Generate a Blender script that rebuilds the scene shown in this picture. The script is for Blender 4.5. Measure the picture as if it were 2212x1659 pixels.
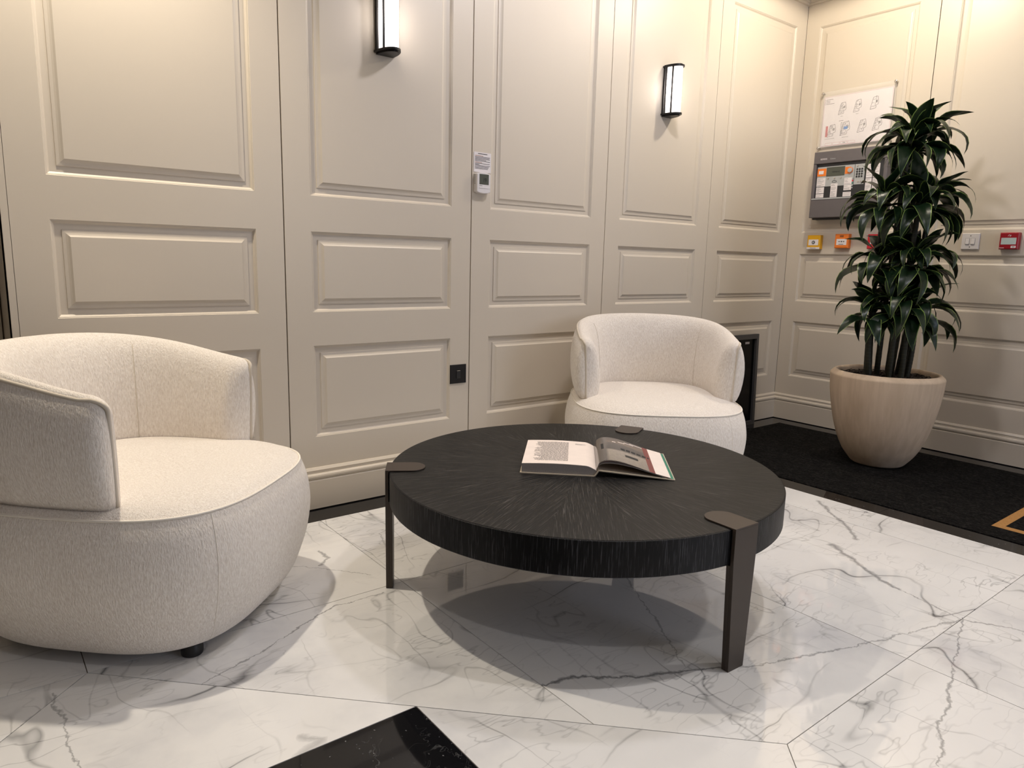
import bpy, math, random
from math import sin, cos, pi, radians, sqrt, atan2
from mathutils import Vector, Matrix

# ------------------------------------------------------------------ clean
for o in list(bpy.data.objects):
    bpy.data.objects.remove(o, do_unlink=True)
scene = bpy.context.scene
col = scene.collection
random.seed(7)

# ------------------------------------------------------------------ camera
cam_d = bpy.data.cameras.new('camera')
cam_d.sensor_width = 36.0
cam_d.lens = 1525.19 * 36.0 / 2212.0
cam_d.clip_start = 0.02
cam = bpy.data.objects.new('camera', cam_d)
col.objects.link(cam)
_r = Vector((0.78967389, -0.61303716, 0.024507))
_u = Vector((0.08604657, 0.1502123, 0.98490215))
_f = Vector((0.60746287, 0.77564277, -0.17136848))
cam.matrix_world = Matrix(((_r.x, _u.x, -_f.x, -4.36153),
                           (_r.y, _u.y, -_f.y, -2.64716),
                           (_r.z, _u.z, -_f.z, 1.01224),
                           (0, 0, 0, 1)))
scene.camera = cam

# ------------------------------------------------------------------ world, daylight, exposure
world = bpy.data.worlds.new('world')
scene.world = world
world.use_nodes = True
bg = world.node_tree.nodes['Background']
bg.inputs[0].default_value = (0.75, 0.85, 1.0, 1)
bg.inputs[1].default_value = 0.6

def area_light(name, loc, target, sx, sy, power, color):
    d = bpy.data.lights.new(name, 'AREA')
    d.shape = 'RECTANGLE'
    d.size, d.size_y = sx, sy
    d.energy = power
    d.color = color
    o = bpy.data.objects.new(name, d)
    col.objects.link(o)
    o.location = loc
    o.rotation_euler = (Vector(target) - Vector(loc)).to_track_quat('-Z', 'Y').to_euler()
    return o

DAY = 26
area_light('entrance_daylight', (-1.15, -5.6, 1.75), (-1.6, 0.0, 1.45), 2.1, 1.6, DAY, (0.74, 0.80, 1.0))

vs = scene.view_settings
vs.view_transform = 'Standard'
try:
    vs.look = 'None'
except Exception:
    pass
vs.exposure = 0.32
vs.gamma = 1.0
vs.use_curve_mapping = False

# ------------------------------------------------------------------ dimensions
CEIL = 2.74
XL, YF = -7.2, -6.0            # far ends of the room, outside the picture
SEAM_B = [-4.2248, -3.3849, -2.5415, -1.7073, -0.8585, 0.0]
SEAM_R = [0.0, 0.788, 1.633, 2.478, 3.323, 4.168, 5.0]
ZP = [(0.2986, 0.6656), (0.798, 1.1052), (1.2388, 2.4897)]

# ------------------------------------------------------------------ node helpers
def srgb(r, g, b):
    def f(c):
        c /= 255.0
        return c / 12.92 if c <= 0.04045 else ((c + 0.055) / 1.055) ** 2.4
    return (f(r), f(g), f(b), 1.0)

class NT:
    def __init__(self, name):
        self.m = bpy.data.materials.new(name)
        self.m.use_nodes = True
        self.t = self.m.node_tree
        self.p = self.t.nodes['Principled BSDF']
    def n(self, kind, **kw):
        nd = self.t.nodes.new(kind)
        for k, v in kw.items():
            if k.startswith('i_'):
                key = k[2:]
                key = int(key) if key.isdigit() else key
                nd.inputs[key].default_value = v
            else:
                setattr(nd, k, v)
        return nd
    def l(self, a, b):
        self.t.links.new(a, b)
        return b
    def val(self, sock, v):
        if isinstance(v, (int, float)):
            sock.default_value = v
        else:
            self.l(v, sock)
    def math(self, op, a, b=None, c=None, clamp=False):
        nd = self.t.nodes.new('ShaderNodeMath')
        nd.operation = op
        nd.use_clamp = clamp
        self.val(nd.inputs[0], a)
        if b is not None:
            self.val(nd.inputs[1], b)
        if c is not None:
            self.val(nd.inputs[2], c)
        return nd.outputs[0]
    def vmath(self, op, a, b=None, out=0):
        nd = self.t.nodes.new('ShaderNodeVectorMath')
        nd.operation = op
        for i, v in enumerate((a, b)):
            if v is None:
                continue
            if isinstance(v, (tuple, list)):
                nd.inputs[i].default_value = v
            else:
                self.l(v, nd.inputs[i])
        return nd.outputs[out]
    def scale(self, a, s):
        nd = self.t.nodes.new('ShaderNodeVectorMath')
        nd.operation = 'SCALE'
        self.l(a, nd.inputs[0])
        self.val(nd.inputs['Scale'], s)
        return nd.outputs[0]
    def mapping(self, vec, scale=(1, 1, 1), loc=(0, 0, 0), rot=(0, 0, 0)):
        nd = self.n('ShaderNodeMapping')
        nd.inputs['Scale'].default_value = scale
        nd.inputs['Location'].default_value = loc
        nd.inputs['Rotation'].default_value = rot
        self.l(vec, nd.inputs['Vector'])
        return nd.outputs[0]
    def noise(self, vec, scale, detail=2.0, rough=0.5, out='Fac', dist=0.0):
        nd = self.n('ShaderNodeTexNoise')
        nd.inputs['Scale'].default_value = scale
        nd.inputs['Detail'].default_value = detail
        nd.inputs['Roughness'].default_value = rough
        nd.inputs['Distortion'].default_value = dist
        if vec is not None:
            self.l(vec, nd.inputs['Vector'])
        return nd.outputs[out]
    def ramp(self, fac, stops, interp='LINEAR'):
        nd = self.n('ShaderNodeValToRGB')
        cr = nd.color_ramp
        cr.interpolation = interp
        while len(cr.elements) < len(stops):
            cr.elements.new(0.5)
        for e, (p, c) in zip(cr.elements, stops):
            e.position = p
            e.color = c if len(c) == 4 else (*c, 1)
        self.l(fac, nd.inputs[0])
        return nd.outputs[0]
    def mix(self, fac, a, b, mode='MIX'):
        nd = self.n('ShaderNodeMix', data_type='RGBA', blend_type=mode)
        self.val(nd.inputs[0], fac)
        for s, v in ((nd.inputs[6], a), (nd.inputs[7], b)):
            if isinstance(v, (tuple, list)):
                s.default_value = v
            else:
                self.l(v, s)
        return nd.outputs[2]
    def bump(self, height, strength=0.3, dist=0.002):
        nd = self.n('ShaderNodeBump')
        nd.inputs['Strength'].default_value = strength
        nd.inputs['Distance'].default_value = dist
        self.l(height, nd.inputs['Height'])
        self.l(nd.outputs[0], self.p.inputs['Normal'])
        return nd
    def obj(self):
        return self.n('ShaderNodeTexCoord').outputs['Object']
    def set(self, color=None, rough=None, metal=None, spec=None):
        if color is not None:
            if isinstance(color, (tuple, list)):
                self.p.inputs['Base Color'].default_value = color
            else:
                self.l(color, self.p.inputs['Base Color'])
        if rough is not None:
            self.val(self.p.inputs['Roughness'], rough)
        if metal is not None:
            self.p.inputs['Metallic'].default_value = metal
        if spec is not None:
            self.p.inputs['Specular IOR Level'].default_value = spec
        return self.m

M = {}

def plain(name, color, rough=0.5, metal=0.0, spec=0.5, var=0.06, scale=30):
    t = NT(name)
    f = t.noise(t.obj(), scale, 3)
    dark = tuple(c * (1 - var) for c in color[:3]) + (1,)
    lite = tuple(min(1, c * (1 + var)) for c in color[:3]) + (1,)
    M[name] = t.set(t.mix(f, dark, lite), rough, metal, spec)
    return M[name]

def build_materials():
    # painted panelling
    t = NT('cream_paint')
    c = t.obj()
    f = t.noise(c, 1.5, 3)
    cc = t.mix(f, srgb(210, 199, 183), srgb(214, 204, 189))
    t.bump(t.noise(c, 420, 2), 0.05, 0.0006)
    M['paint'] = t.set(cc, 0.42, 0, 0.45)
    plain('ceiling_paint', srgb(236, 230, 218), 0.8)
    plain('darkened_paint', srgb(120, 108, 94), 0.6)  # invented dark tone: cuts bounce light off unseen walls, darkens the recess wall
    plain('substrate', srgb(70, 58, 44), 0.9)
    plain('grout', srgb(112, 100, 88), 0.9)
    # white marble
    t = NT('white_marble')
    geo = t.n('ShaderNodeNewGeometry').outputs['Position']
    rnd = t.n('ShaderNodeObjectInfo').outputs['Random']
    comb = t.n('ShaderNodeCombineXYZ')
    t.l(t.math('MULTIPLY', rnd, 37.0), comb.inputs[0])
    t.l(t.math('MULTIPLY', rnd, 91.0), comb.inputs[1])
    t.l(t.math('MULTIPLY', rnd, 13.0), comb.inputs[2])
    pos = t.vmath('ADD', geo, comb.outputs[0])
    # warp
    w1 = t.scale(t.vmath('SUBTRACT', t.noise(pos, 2.2, 4, 0.55, 'Color'), (0.5, 0.5, 0.5)), 0.10)
    pw = t.vmath('ADD', pos, w1)
    clouds = t.noise(pw, 1.6, 6, 0.6)
    base = t.ramp(clouds, [(0.28, srgb(206, 206, 208)), (0.46, srgb(232, 231, 229)), (0.7, srgb(240, 239, 237))])
    def veins(vec, scale, w, detail=1.2, lo=0.5):
        nn = t.noise(vec, scale, detail, 0.55)
        d = t.math('ABSOLUTE', t.math('SUBTRACT', nn, lo))
        return t.math('SUBTRACT', 1.0, t.math('DIVIDE', d, w, clamp=True), clamp=True)
    pr = t.mapping(pw, (0.8, 2.8, 1.0), rot=(0, 0, 0.8))
    mask1 = t.ramp(t.noise(pos, 1.9, 3), [(0.46, (0, 0, 0, 1)), (0.62, (1, 1, 1, 1))])
    v1 = t.math('MULTIPLY', t.math('POWER', veins(pr, 1.5, 0.009), 1.4), mask1)
    mask2 = t.ramp(t.noise(t.vmath('ADD', pos, (9, 3, 1)), 3.0, 3), [(0.42, (0, 0, 0, 1)), (0.66, (1, 1, 1, 1))])
    pr2 = t.mapping(pw, (2.6, 0.8, 1.0), rot=(0, 0, -0.3))
    v2 = t.math('MULTIPLY', t.math('POWER', veins(pr2, 3.2, 0.014), 1.5), mask2)
    v3 = t.math('MULTIPLY', t.math('POWER', veins(pr, 7.0, 0.022, 2), 1.6), mask2)
    soft = t.math('MULTIPLY', t.math('POWER', veins(pr, 1.5, 0.09), 2.0), mask1)
    vv = t.math('ADD', t.math('MULTIPLY', v1, 0.8), t.math('MULTIPLY', v2, 0.58), clamp=True)
    vv = t.math('ADD', vv, t.math('MULTIPLY', v3, 0.42), clamp=True)
    vv = t.math('ADD', vv, t.math('MULTIPLY', soft, 0.16), clamp=True)
    # the few strong veins and cracks that run across the slabs
    wn = t.scale(t.vmath('SUBTRACT', t.noise(geo, 7, 4, 0.6, 'Color'), (0.5, 0.5, 0.5)), 0.05)
    wn2 = t.scale(t.vmath('SUBTRACT', t.noise(geo, 45, 3, 0.6, 'Color'), (0.5, 0.5, 0.5)), 0.024)
    gp = t.vmath('MULTIPLY', t.vmath('ADD', t.vmath('ADD', geo, wn), wn2), (1, 1, 0))
    wmod = t.noise(geo, 11, 2)
    lines = [
        ([(-1.435, -1.132), (-1.553, -1.262), (-1.651, -1.371), (-1.741, -1.453)], .017, .75),
        ([(-1.87, -1.427), (-1.902, -1.474), (-1.967, -1.575), (-2.036, -1.685), (-2.052, -1.751)], .020, .8),
        ([(-2.052, -1.751), (-2.097, -1.949), (-2.031, -2.083), (-1.9, -2.3)], .006, .8),
        ([(-2.082, -1.949), (-2.291, -2.003), (-2.678, -2.112), (-2.84, -2.177)], .006, .75),
        ([(-2.097, -1.949), (-2.49, -1.839), (-2.837, -1.723), (-2.9, -1.683)], .006, .7),
        ([(-2.9, -1.683), (-3.106, -1.586), (-3.241, -1.494), (-3.326, -1.474)], .0085, .95),
        ([(-3.986, -0.995), (-3.83, -0.941), (-3.572, -0.814), (-3.409, -0.821)], .0042, .85),
        ([(-4.273, -0.836), (-4.262, -0.987), (-4.245, -1.3)], .005, .7),
        ([(-3.446, -0.412), (-3.45, -0.48), (-3.494, -0.526)], .011, .75),
        ([(-3.6, -0.46), (-3.471, -0.585), (-3.388, -0.685)], .0035, .6),
        ([(-2.698, -1.135), (-2.807, -1.352), (-2.977, -1.623)], .005, .6),
        ([(-3.865, -1.311), (-3.839, -1.348), (-3.9, -1.374)], .022, .45),
        ([(-3.06, -0.30), (-3.20, -0.38), (-3.26, -0.62)], .008, .55),
    ]
    for pts, wd, st in lines:
        best = None
        for a, b in zip(pts[:-1], pts[1:]):
            ab = (b[0] - a[0], b[1] - a[1], 0)
            L2 = ab[0] ** 2 + ab[1] ** 2
            ap = t.vmath('SUBTRACT', gp, (a[0], a[1], 0))
            h = t.math('DIVIDE', t.vmath('DOT_PRODUCT', ap, ab, out=1), L2, clamp=True)
            nd = t.t.nodes.new('ShaderNodeVectorMath')
            nd.operation = 'SCALE'
            nd.inputs[0].default_value = ab
            t.l(h, nd.inputs['Scale'])
            d = t.vmath('LENGTH', t.vmath('SUBTRACT', ap, nd.outputs[0]), out=1)
            best = d if best is None else t.math('MINIMUM', best, d)
        ww = t.math('MULTIPLY', t.math('ADD', t.math('MULTIPLY', wmod, 2.4), -0.55), wd)
        ww = t.math('MAXIMUM', ww, 0.0012)
        k = t.math('SUBTRACT', 1.0, t.math('DIVIDE', best, ww, clamp=True), clamp=True)
        k = t.math('MULTIPLY', t.math('POWER', k, 0.7), st * 0.85)
        vv = t.math('MAXIMUM', vv, k)
    cc = t.mix(vv, base, srgb(92, 92, 94))
    t.p.inputs['IOR'].default_value = 1.95
    M['marble'] = t.set(cc, 0.04, 0, 0.5)
    # black marble
    t = NT('black_marble')
    geo = t.n('ShaderNodeNewGeometry').outputs['Position']
    sp = t.ramp(t.noise(geo, 90, 2, 0.5), [(0.71, (0, 0, 0, 1)), (0.76, (1, 1, 1, 1))])
    msk = t.ramp(t.noise(geo, 7, 3), [(0.45, (0, 0, 0, 1)), (0.65, (1, 1, 1, 1))])
    nn = t.noise(t.vmath('ADD', geo, t.scale(t.noise(geo, 6, 3, 0.5, 'Color'), 0.25)), 9, 4, 0.6)
    vv = t.math('SUBTRACT', 1.0, t.math('DIVIDE', t.math('ABSOLUTE', t.math('SUBTRACT', nn, 0.5)), 0.006, clamp=True), clamp=True)
    k = t.math('MAXIMUM', t.math('MULTIPLY', sp, 0.6), t.math('MULTIPLY', t.math('MULTIPLY', vv, msk), 0.16))
    M['black_marble'] = t.set(t.mix(k, (0.006, 0.006, 0.007, 1), (0.45, 0.45, 0.45, 1)), 0.05, 0, 0.5)
    # chenille upholstery
    t = NT('cream_chenille')
    c = t.obj()
    a = t.noise(t.mapping(c, (1, 1, 0.22)), 300, 2, 0.55)
    b = t.noise(t.mapping(c, (1, 1, 0.6)), 170, 3, 0.6)
    h = t.math('ADD', t.math('MULTIPLY', a, 0.7), t.math('MULTIPLY', b, 0.5))
    big = t.noise(c, 6, 4)
    cc = t.mix(t.ramp(h, [(0.42, (0, 0, 0, 1)), (0.78, (1, 1, 1, 1))]), srgb(222, 212, 201), srgb(248, 242, 234))
    cc = t.mix(t.math('MULTIPLY', big, 0.25), cc, srgb(226, 216, 205))
    t.bump(h, 0.8, 0.004)
    t.p.inputs['Sheen Weight'].default_value = 0.25
    t.p.inputs['Sheen Roughness'].default_value = 0.5
    M['fabric'] = t.set(cc, 0.9, 0, 0.2)
    plain('fabric_seam', srgb(240, 233, 222), 0.9, 0, 0.2)
    plain('fabric_piping', srgb(212, 202, 187), 0.9, 0, 0.2)
    # black oak, grain along local x
    def oak(name, sc, base, lite):
        t = NT(name)
        c = t.obj()
        g = t.noise(t.mapping(c, sc), 1.0, 3, 0.6)
        g2 = t.noise(c, 5, 3)
        k = t.ramp(g, [(0.55, (0, 0, 0, 1)), (0.67, (1, 1, 1, 1))])
        k = t.math('MULTIPLY', k, t.math('MULTIPLY_ADD', g2, 0.9, 0.1))
        t.bump(g, 0.35, 0.0012)
        M[name] = t.set(t.mix(k, base, lite), 0.45, 0, 0.2)
    oak('black_oak_top', (11, 480, 60), srgb(17, 17, 17), srgb(92, 89, 86))
    oak('black_oak_edge', (400, 400, 13), srgb(12, 12, 14), srgb(88, 88, 92))
    plain('bronze', srgb(66, 57, 50), 0.42, 0.35, 0.5, 0.05, 60)
    plain('black_metal', (0.012, 0.011, 0.011, 1), 0.4, 0.4)
    plain('black_plastic', (0.012, 0.012, 0.012, 1), 0.45)
    plain('white_plastic', srgb(226, 222, 222), 0.35)
    plain('white_paper', srgb(232, 226, 226), 0.8)
    plain('page_paper', srgb(226, 214, 206), 0.75)
    plain('page_edge', srgb(150, 144, 140), 0.9, 0, 0.3, 0.2, 300)
    plain('book_cloth', srgb(190, 178, 160), 0.85)
    plain('ink', srgb(70, 66, 66), 0.9)
    plain('ink_black', (0.015, 0.015, 0.015, 1), 0.7)
    plain('ink_brown', srgb(170, 120, 90), 0.9)
    plain('ink_red', srgb(196, 106, 104), 0.8)
    plain('ink_blue', srgb(92, 140, 205), 0.8)
    plain('panel_grey', srgb(102, 97, 98), 0.5)
    plain('panel_dark', srgb(42, 43, 46), 0.4)
    plain('panel_light', srgb(176, 178, 178), 0.4)
    plain('lcd', srgb(84, 87, 78), 0.3, 0, 0.3)
    plain('orange', srgb(240, 128, 40), 0.45)
    plain('yellow', srgb(226, 168, 20), 0.4)
    plain('red', srgb(200, 26, 40), 0.4)
    plain('dark_red', srgb(150, 12, 30), 0.4)
    plain('green', srgb(20, 120, 96), 0.4)
    plain('brown_red', srgb(120, 60, 55), 0.6)
    plain('pale_glass', srgb(186, 200, 198), 0.15)
    plain('chrome', srgb(200, 196, 190), 0.22, 0.9)
    plain('frame_grey', srgb(78, 77, 78), 0.45, 0.2)
    plain('screen_black', (0.003, 0.003, 0.003, 1), 0.2, 0, 0.15)
    plain('mat_gold', srgb(164, 122, 74), 0.95, 0, 0.1, 0.35, 160)
    # acrylic sheet
    t = NT('acrylic')
    t.p.inputs['Alpha'].default_value = 0.10
    M['acrylic'] = t.set((0.9, 0.9, 0.9, 1), 0.03, 0, 0.5)
    # printed photograph on the right hand page: a dim room
    t = NT('page_photo')
    uv = t.n('ShaderNodeTexCoord').outputs['UV']
    sx = t.n('ShaderNodeSeparateXYZ')
    t.l(uv, sx.inputs[0])
    u, v = sx.outputs[0], sx.outputs[1]
    cc = t.ramp(v, [(0.0, srgb(142, 133, 122)), (0.44, srgb(160, 150, 138)), (0.5, srgb(66, 62, 60)), (0.72, srgb(74, 70, 68)), (0.8, srgb(120, 104, 92)), (1.0, srgb(58, 56, 56))])
    cc = t.mix(t.ramp(u, [(0.16, (1, 1, 1, 1)), (0.2, (0, 0, 0, 1))]), cc, srgb(98, 92, 88))
    cc = t.mix(t.math('MULTIPLY', t.noise(t.mapping(uv, (9, 4, 1)), 3, 3), 0.35), cc, srgb(60, 56, 54))
    M['page_photo'] = t.set(cc, 0.18, 0, 0.5)
    # pot: tan stone with soft vertical streaks
    t = NT('tan_pot')
    c = t.obj()
    s = t.noise(t.mapping(c, (1, 1, 0.08)), 26, 3, 0.55)
    f = t.noise(c, 260, 2)
    cc = t.mix(t.ramp(s, [(0.35, (0, 0, 0, 1)), (0.68, (1, 1, 1, 1))]), srgb(202, 180, 154), srgb(220, 199, 174))
    cc = t.mix(t.math('MULTIPLY', f, 0.2), cc, srgb(186, 164, 138))
    t.bump(f, 0.15, 0.001)
    M['pot'] = t.set(cc, 0.75, 0, 0.3)
    # bark soil
    t = NT('bark')
    c = t.obj()
    f = t.noise(c, 130, 3)
    t.bump(f, 0.8, 0.004)
    M['bark'] = t.set(t.ramp(f, [(0.35, (0.01, 0.007, 0.005, 1)), (0.6, (0.07, 0.05, 0.035, 1)), (0.75, (0.22, 0.18, 0.14, 1))]), 0.95)
    # cane
    t = NT('cane')
    c = t.obj()
    sz = t.n('ShaderNodeSeparateXYZ')
    t.l(c, sz.inputs[0])
    rings = t.math('FRACT', t.math('MULTIPLY', t.math('ADD', sz.outputs[2], t.math('MULTIPLY', t.noise(c, 12, 2), 0.02)), 55.0))
    k = t.ramp(rings, [(0.0, (1, 1, 1, 1)), (0.14, (0, 0, 0, 1)), (1.0, (0, 0, 0, 1))])
    cc = t.mix(t.noise(c, 20, 3), srgb(20, 22, 14), srgb(46, 46, 28))
    cc = t.mix(t.math('MULTIPLY', k, 0.4), cc, srgb(90, 84, 60))
    M['cane'] = t.set(cc, 0.6)
    # leaf with pale margin
    t = NT('dracaena_leaf')
    uv = t.n('ShaderNodeTexCoord').outputs['UV']
    sx = t.n('ShaderNodeSeparateXYZ')
    t.l(uv, sx.inputs[0])
    d = t.math('MULTIPLY', t.math('ABSOLUTE', t.math('SUBTRACT', sx.outputs[0], 0.5)), 2.0)
    ob = t.obj()
    stripes = t.noise(t.mapping(uv, (34, 1.2, 1)), 1.0, 2)
    dark = t.mix(stripes, srgb(8, 22, 12), srgb(25, 48, 24))
    cc = t.mix(t.ramp(d, [(0.87, (0, 0, 0, 1)), (0.94, (1, 1, 1, 1))]), dark, srgb(128, 152, 78))
    M['leaf'] = t.set(cc, 0.36, 0, 0.42)
    # entrance mat
    t = NT('mat_black')
    c = t.obj()
    f = t.noise(t.mapping(c, (1, 0.6, 1)), 150, 3, 0.7)
    g = t.noise(t.mapping(c, (1, 0.35, 1)), 45, 3, 0.6)
    t.bump(t.math('ADD', f, t.math('MULTIPLY', g, 0.7)), 1.0, 0.012)
    k = t.math('ADD', t.math('MULTIPLY', f, 0.75), t.math('MULTIPLY', g, 0.25))
    M['mat'] = t.set(t.ramp(k, [(0.40, (0.004, 0.004, 0.004, 1)), (0.56, (0.016, 0.015, 0.014, 1)), (0.70, (0.05, 0.046, 0.042, 1))]), 1.0, 0, 0.05)
    # lit lamp glass: brightest where the bulb sits behind it
    t = NT('lamp_glass')
    c = t.obj()
    sz = t.n('ShaderNodeSeparateXYZ')
    t.l(c, sz.inputs[0])
    q = t.math('DIVIDE', t.math('SUBTRACT', sz.outputs[1], 0.125), 0.075)
    g = t.math('EXPONENT', t.math('MULTIPLY', t.math('MULTIPLY', q, q), -1.0))
    t.p.inputs['Emission Color'].default_value = (1.0, 0.90, 0.84, 1)
    t.l(t.math('MULTIPLY_ADD', g, 7.5, 0.8), t.p.inputs['Emission Strength'])
    M['lamp_glass'] = t.set((0.9, 0.88, 0.86, 1), 0.3)
    t = NT('downlight_lens')
    t.p.inputs['Emission Color'].default_value = (1.0, 0.84, 0.64, 1)
    t.p.inputs['Emission Strength'].default_value = 12
    M['lens'] = t.set((0.9, 0.9, 0.9, 1), 0.4)
    # window glass of the street door
    t = NT('window_glass')
    t.p.inputs['Transmission Weight'].default_value = 1.0
    t.p.inputs['IOR'].default_value = 1.1
    M['glass'] = t.set((1, 1, 1, 1), 0.0)

build_materials()

# ------------------------------------------------------------------ mesh helpers
class MB:
    def __init__(self):
        self.v, self.f, self.uv = [], [], {}
    def add(self, vs, fs):
        o = len(self.v)
        self.v += [tuple(p) for p in vs]
        self.f += [tuple(i + o for i in f) for f in fs]
        return o
    def box(self, a, b, ch=0.0):
        (x0, y0, z0), (x1, y1, z1) = a, b
        if ch <= 0:
            vs = [(x0, y0, z0), (x1, y0, z0), (x1, y1, z0), (x0, y1, z0), (x0, y0, z1), (x1, y0, z1), (x1, y1, z1), (x0, y1, z1)]
            fs = [(3, 2, 1, 0), (4, 5, 6, 7), (0, 1, 5, 4), (1, 2, 6, 5), (2, 3, 7, 6), (3, 0, 4, 7)]
            self.add(vs, fs)
        else:   # chamfered towards +z (the face that is looked at)
            r0 = [(x0, y0, z0), (x1, y0, z0), (x1, y1, z0), (x0, y1, z0)]
            r1 = [(x, y, z1 - ch) for x, y, _ in r0]
            r2 = [(x0 + ch, y0 + ch, z1), (x1 - ch, y0 + ch, z1), (x1 - ch, y1 - ch, z1), (x0 + ch, y1 - ch, z1)]
            fs = [(3, 2, 1, 0), (8, 9, 10, 11)]
            for k in (0, 4):
                for i in range(4):
                    j = (i + 1) % 4
                    fs.append((k + i, k + j, k + 4 + j, k + 4 + i))
            self.add(r0 + r1 + r2, fs)
        return self
    def prism(self, poly, z0, z1):
        n = len(poly)
        vs = [(x, y, z0) for x, y in poly] + [(x, y, z1) for x, y in poly]
        fs = [tuple(range(n))[::-1], tuple(range(n, 2 * n))]
        fs += [(i, (i + 1) % n, n + (i + 1) % n, n + i) for i in range(n)]
        self.add(vs, fs)
        return self
    def rings(self, rings, closed=True, cap0=False, cap1=False):
        n = len(rings[0])
        o = len(self.v)
        for r in rings:
            self.v += [tuple(p) for p in r]
        for k in range(len(rings) - 1):
            for i in range(n if closed else n - 1):
                j = (i + 1) % n
                self.f.append((o + k * n + i, o + k * n + j, o + (k + 1) * n + j, o + (k + 1) * n + i))
        if cap0:
            self.f.append(tuple(o + i for i in range(n))[::-1])
        if cap1:
            self.f.append(tuple(o + (len(rings) - 1) * n + i for i in range(n)))
        return self
    def lathe(self, prof, n=48, fac=None, c=(0, 0, 0)):
        rs = []
        for r, z in prof:
            rs.append([(c[0] + r * (fac(2 * pi * i / n) if fac else 1) * cos(2 * pi * i / n),
                        c[1] + r * (fac(2 * pi * i / n) if fac else 1) * sin(2 * pi * i / n), c[2] + z) for i in range(n)])
        return self.rings(rs, True, True, True)
    def tube(self, pts, rad, n=8, closed=False):
        pts = [Vector(p) for p in pts]
        m = len(pts)
        rs = []
        up = None
        for i, p in enumerate(pts):
            if closed:
                t = pts[(i + 1) % m] - pts[i - 1]
            else:
                t = pts[min(i + 1, m - 1)] - pts[max(i - 1, 0)]
            t.normalize()
            if up is None:
                up = t.orthogonal().normalized()
            else:
                up = (up - t * up.dot(t)).normalized()
            b = t.cross(up)
            r = rad(i / (m - 1)) if callable(rad) else rad
            rs.append([p + up * (r * cos(2 * pi * k / n)) + b * (r * sin(2 * pi * k / n)) for k in range(n)])
        if closed:
            rs.append(rs[0])
            return self.rings(rs)
        return self.rings(rs, True, True, True)
    def build(self, name, mat, parent=None, smooth=False, angle=None):
        me = bpy.data.meshes.new(name)
        me.from_pydata(self.v, [], self.f)
        if mat:
            me.materials.append(M[mat])
        if smooth:
            for p in me.polygons:
                p.use_smooth = True
            if angle:
                try:
                    me.set_sharp_from_angle(angle=radians(angle))
                except Exception:
                    pass
        me.update()
        return link(name, me, parent)

def link(name, me, parent=None):
    o = bpy.data.objects.new(name, me)
    col.objects.link(o)
    if parent is not None:
        o.parent = parent
    return o

def empty(name, mat=None, loc=None):
    o = bpy.data.objects.new(name, None)
    o.empty_display_size = 0.05
    col.objects.link(o)
    if mat is not None:
        o.matrix_world = mat
    if loc is not None:
        o.location = loc
    return o

def tag(o, label, cat=None, group=None, kind=None):
    o['label'] = label
    if cat:
        o['category'] = cat
    if group:
        o['group'] = group
    if kind:
        o['kind'] = kind
    return o

def struct(o, label=None):
    o['kind'] = 'structure'
    if label:
        o['label'] = label
    return o

def on_back(x, z):      # local a = right, b = up, c = out of the back wall
    return Matrix(((1, 0, 0, x), (0, 0, -1, 0), (0, 1, 0, z), (0, 0, 0, 1)))

def on_right(s, z):     # the same on the right wall, s metres from the corner
    return Matrix(((0, 0, -1, 0), (-1, 0, 0, -s), (0, 1, 0, z), (0, 0, 0, 1)))

def text(name, s, size, mat, parent, x, y, z, align='CENTER', ext=0.0002, squash=1.0):
    cu = bpy.data.curves.new(name, 'FONT')
    cu.body = s
    cu.size = size
    cu.align_x = align
    cu.align_y = 'CENTER'
    cu.extrude = ext
    tmp = bpy.data.objects.new(name, cu)
    col.objects.link(tmp)
    dg = bpy.context.evaluated_depsgraph_get()
    me = bpy.data.meshes.new_from_object(tmp.evaluated_get(dg))
    bpy.data.objects.remove(tmp, do_unlink=True)
    me.materials.clear()
    me.materials.append(M[mat])
    o = link(name, me, parent)
    o.location = (x, y, z)
    o.scale = (squash, 1, 1)
    return o

# ================================================================== SETTING
# ---- floor: slabs around a diamond with a black square inside it
floor = MB().box((XL - .2, YF - .2, -0.06), (0.3, 0.6, -0.004)).build('floor', 'grout')
struct(floor)

def clip_poly(poly, a, b, c):       # keep a*x+b*y>=c
    out = []
    for i in range(len(poly)):
        p, q = poly[i], poly[(i + 1) % len(poly)]
        dp, dq = a * p[0] + b * p[1] - c, a * q[0] + b * q[1] - c
        if dp >= 0:
            out.append(p)
        if (dp >= 0) != (dq >= 0):
            t = dp / (dp - dq)
            out.append((p[0] + t * (q[0] - p[0]), p[1] + t * (q[1] - p[1])))
    return out

def inset(poly, d):
    n = len(poly)
    res = poly
    for i in range(n):
        p, q = poly[i], poly[(i + 1) % n]
        ex, ey = q[0] - p[0], q[1] - p[1]
        L = sqrt(ex * ex + ey * ey)
        if L < 1e-6:
            continue
        nx, ny = -ey / L, ex / L
        res = clip_poly(res, nx, ny, nx * p[0] + ny * p[1] + d)
    return res

def slab(name, poly, mat, joint=0.0011):
    poly = inset(poly, joint)
    if len(poly) < 3:
        return
    MB().prism(poly, -0.012, 0.0).build(name, mat, floor)

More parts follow.
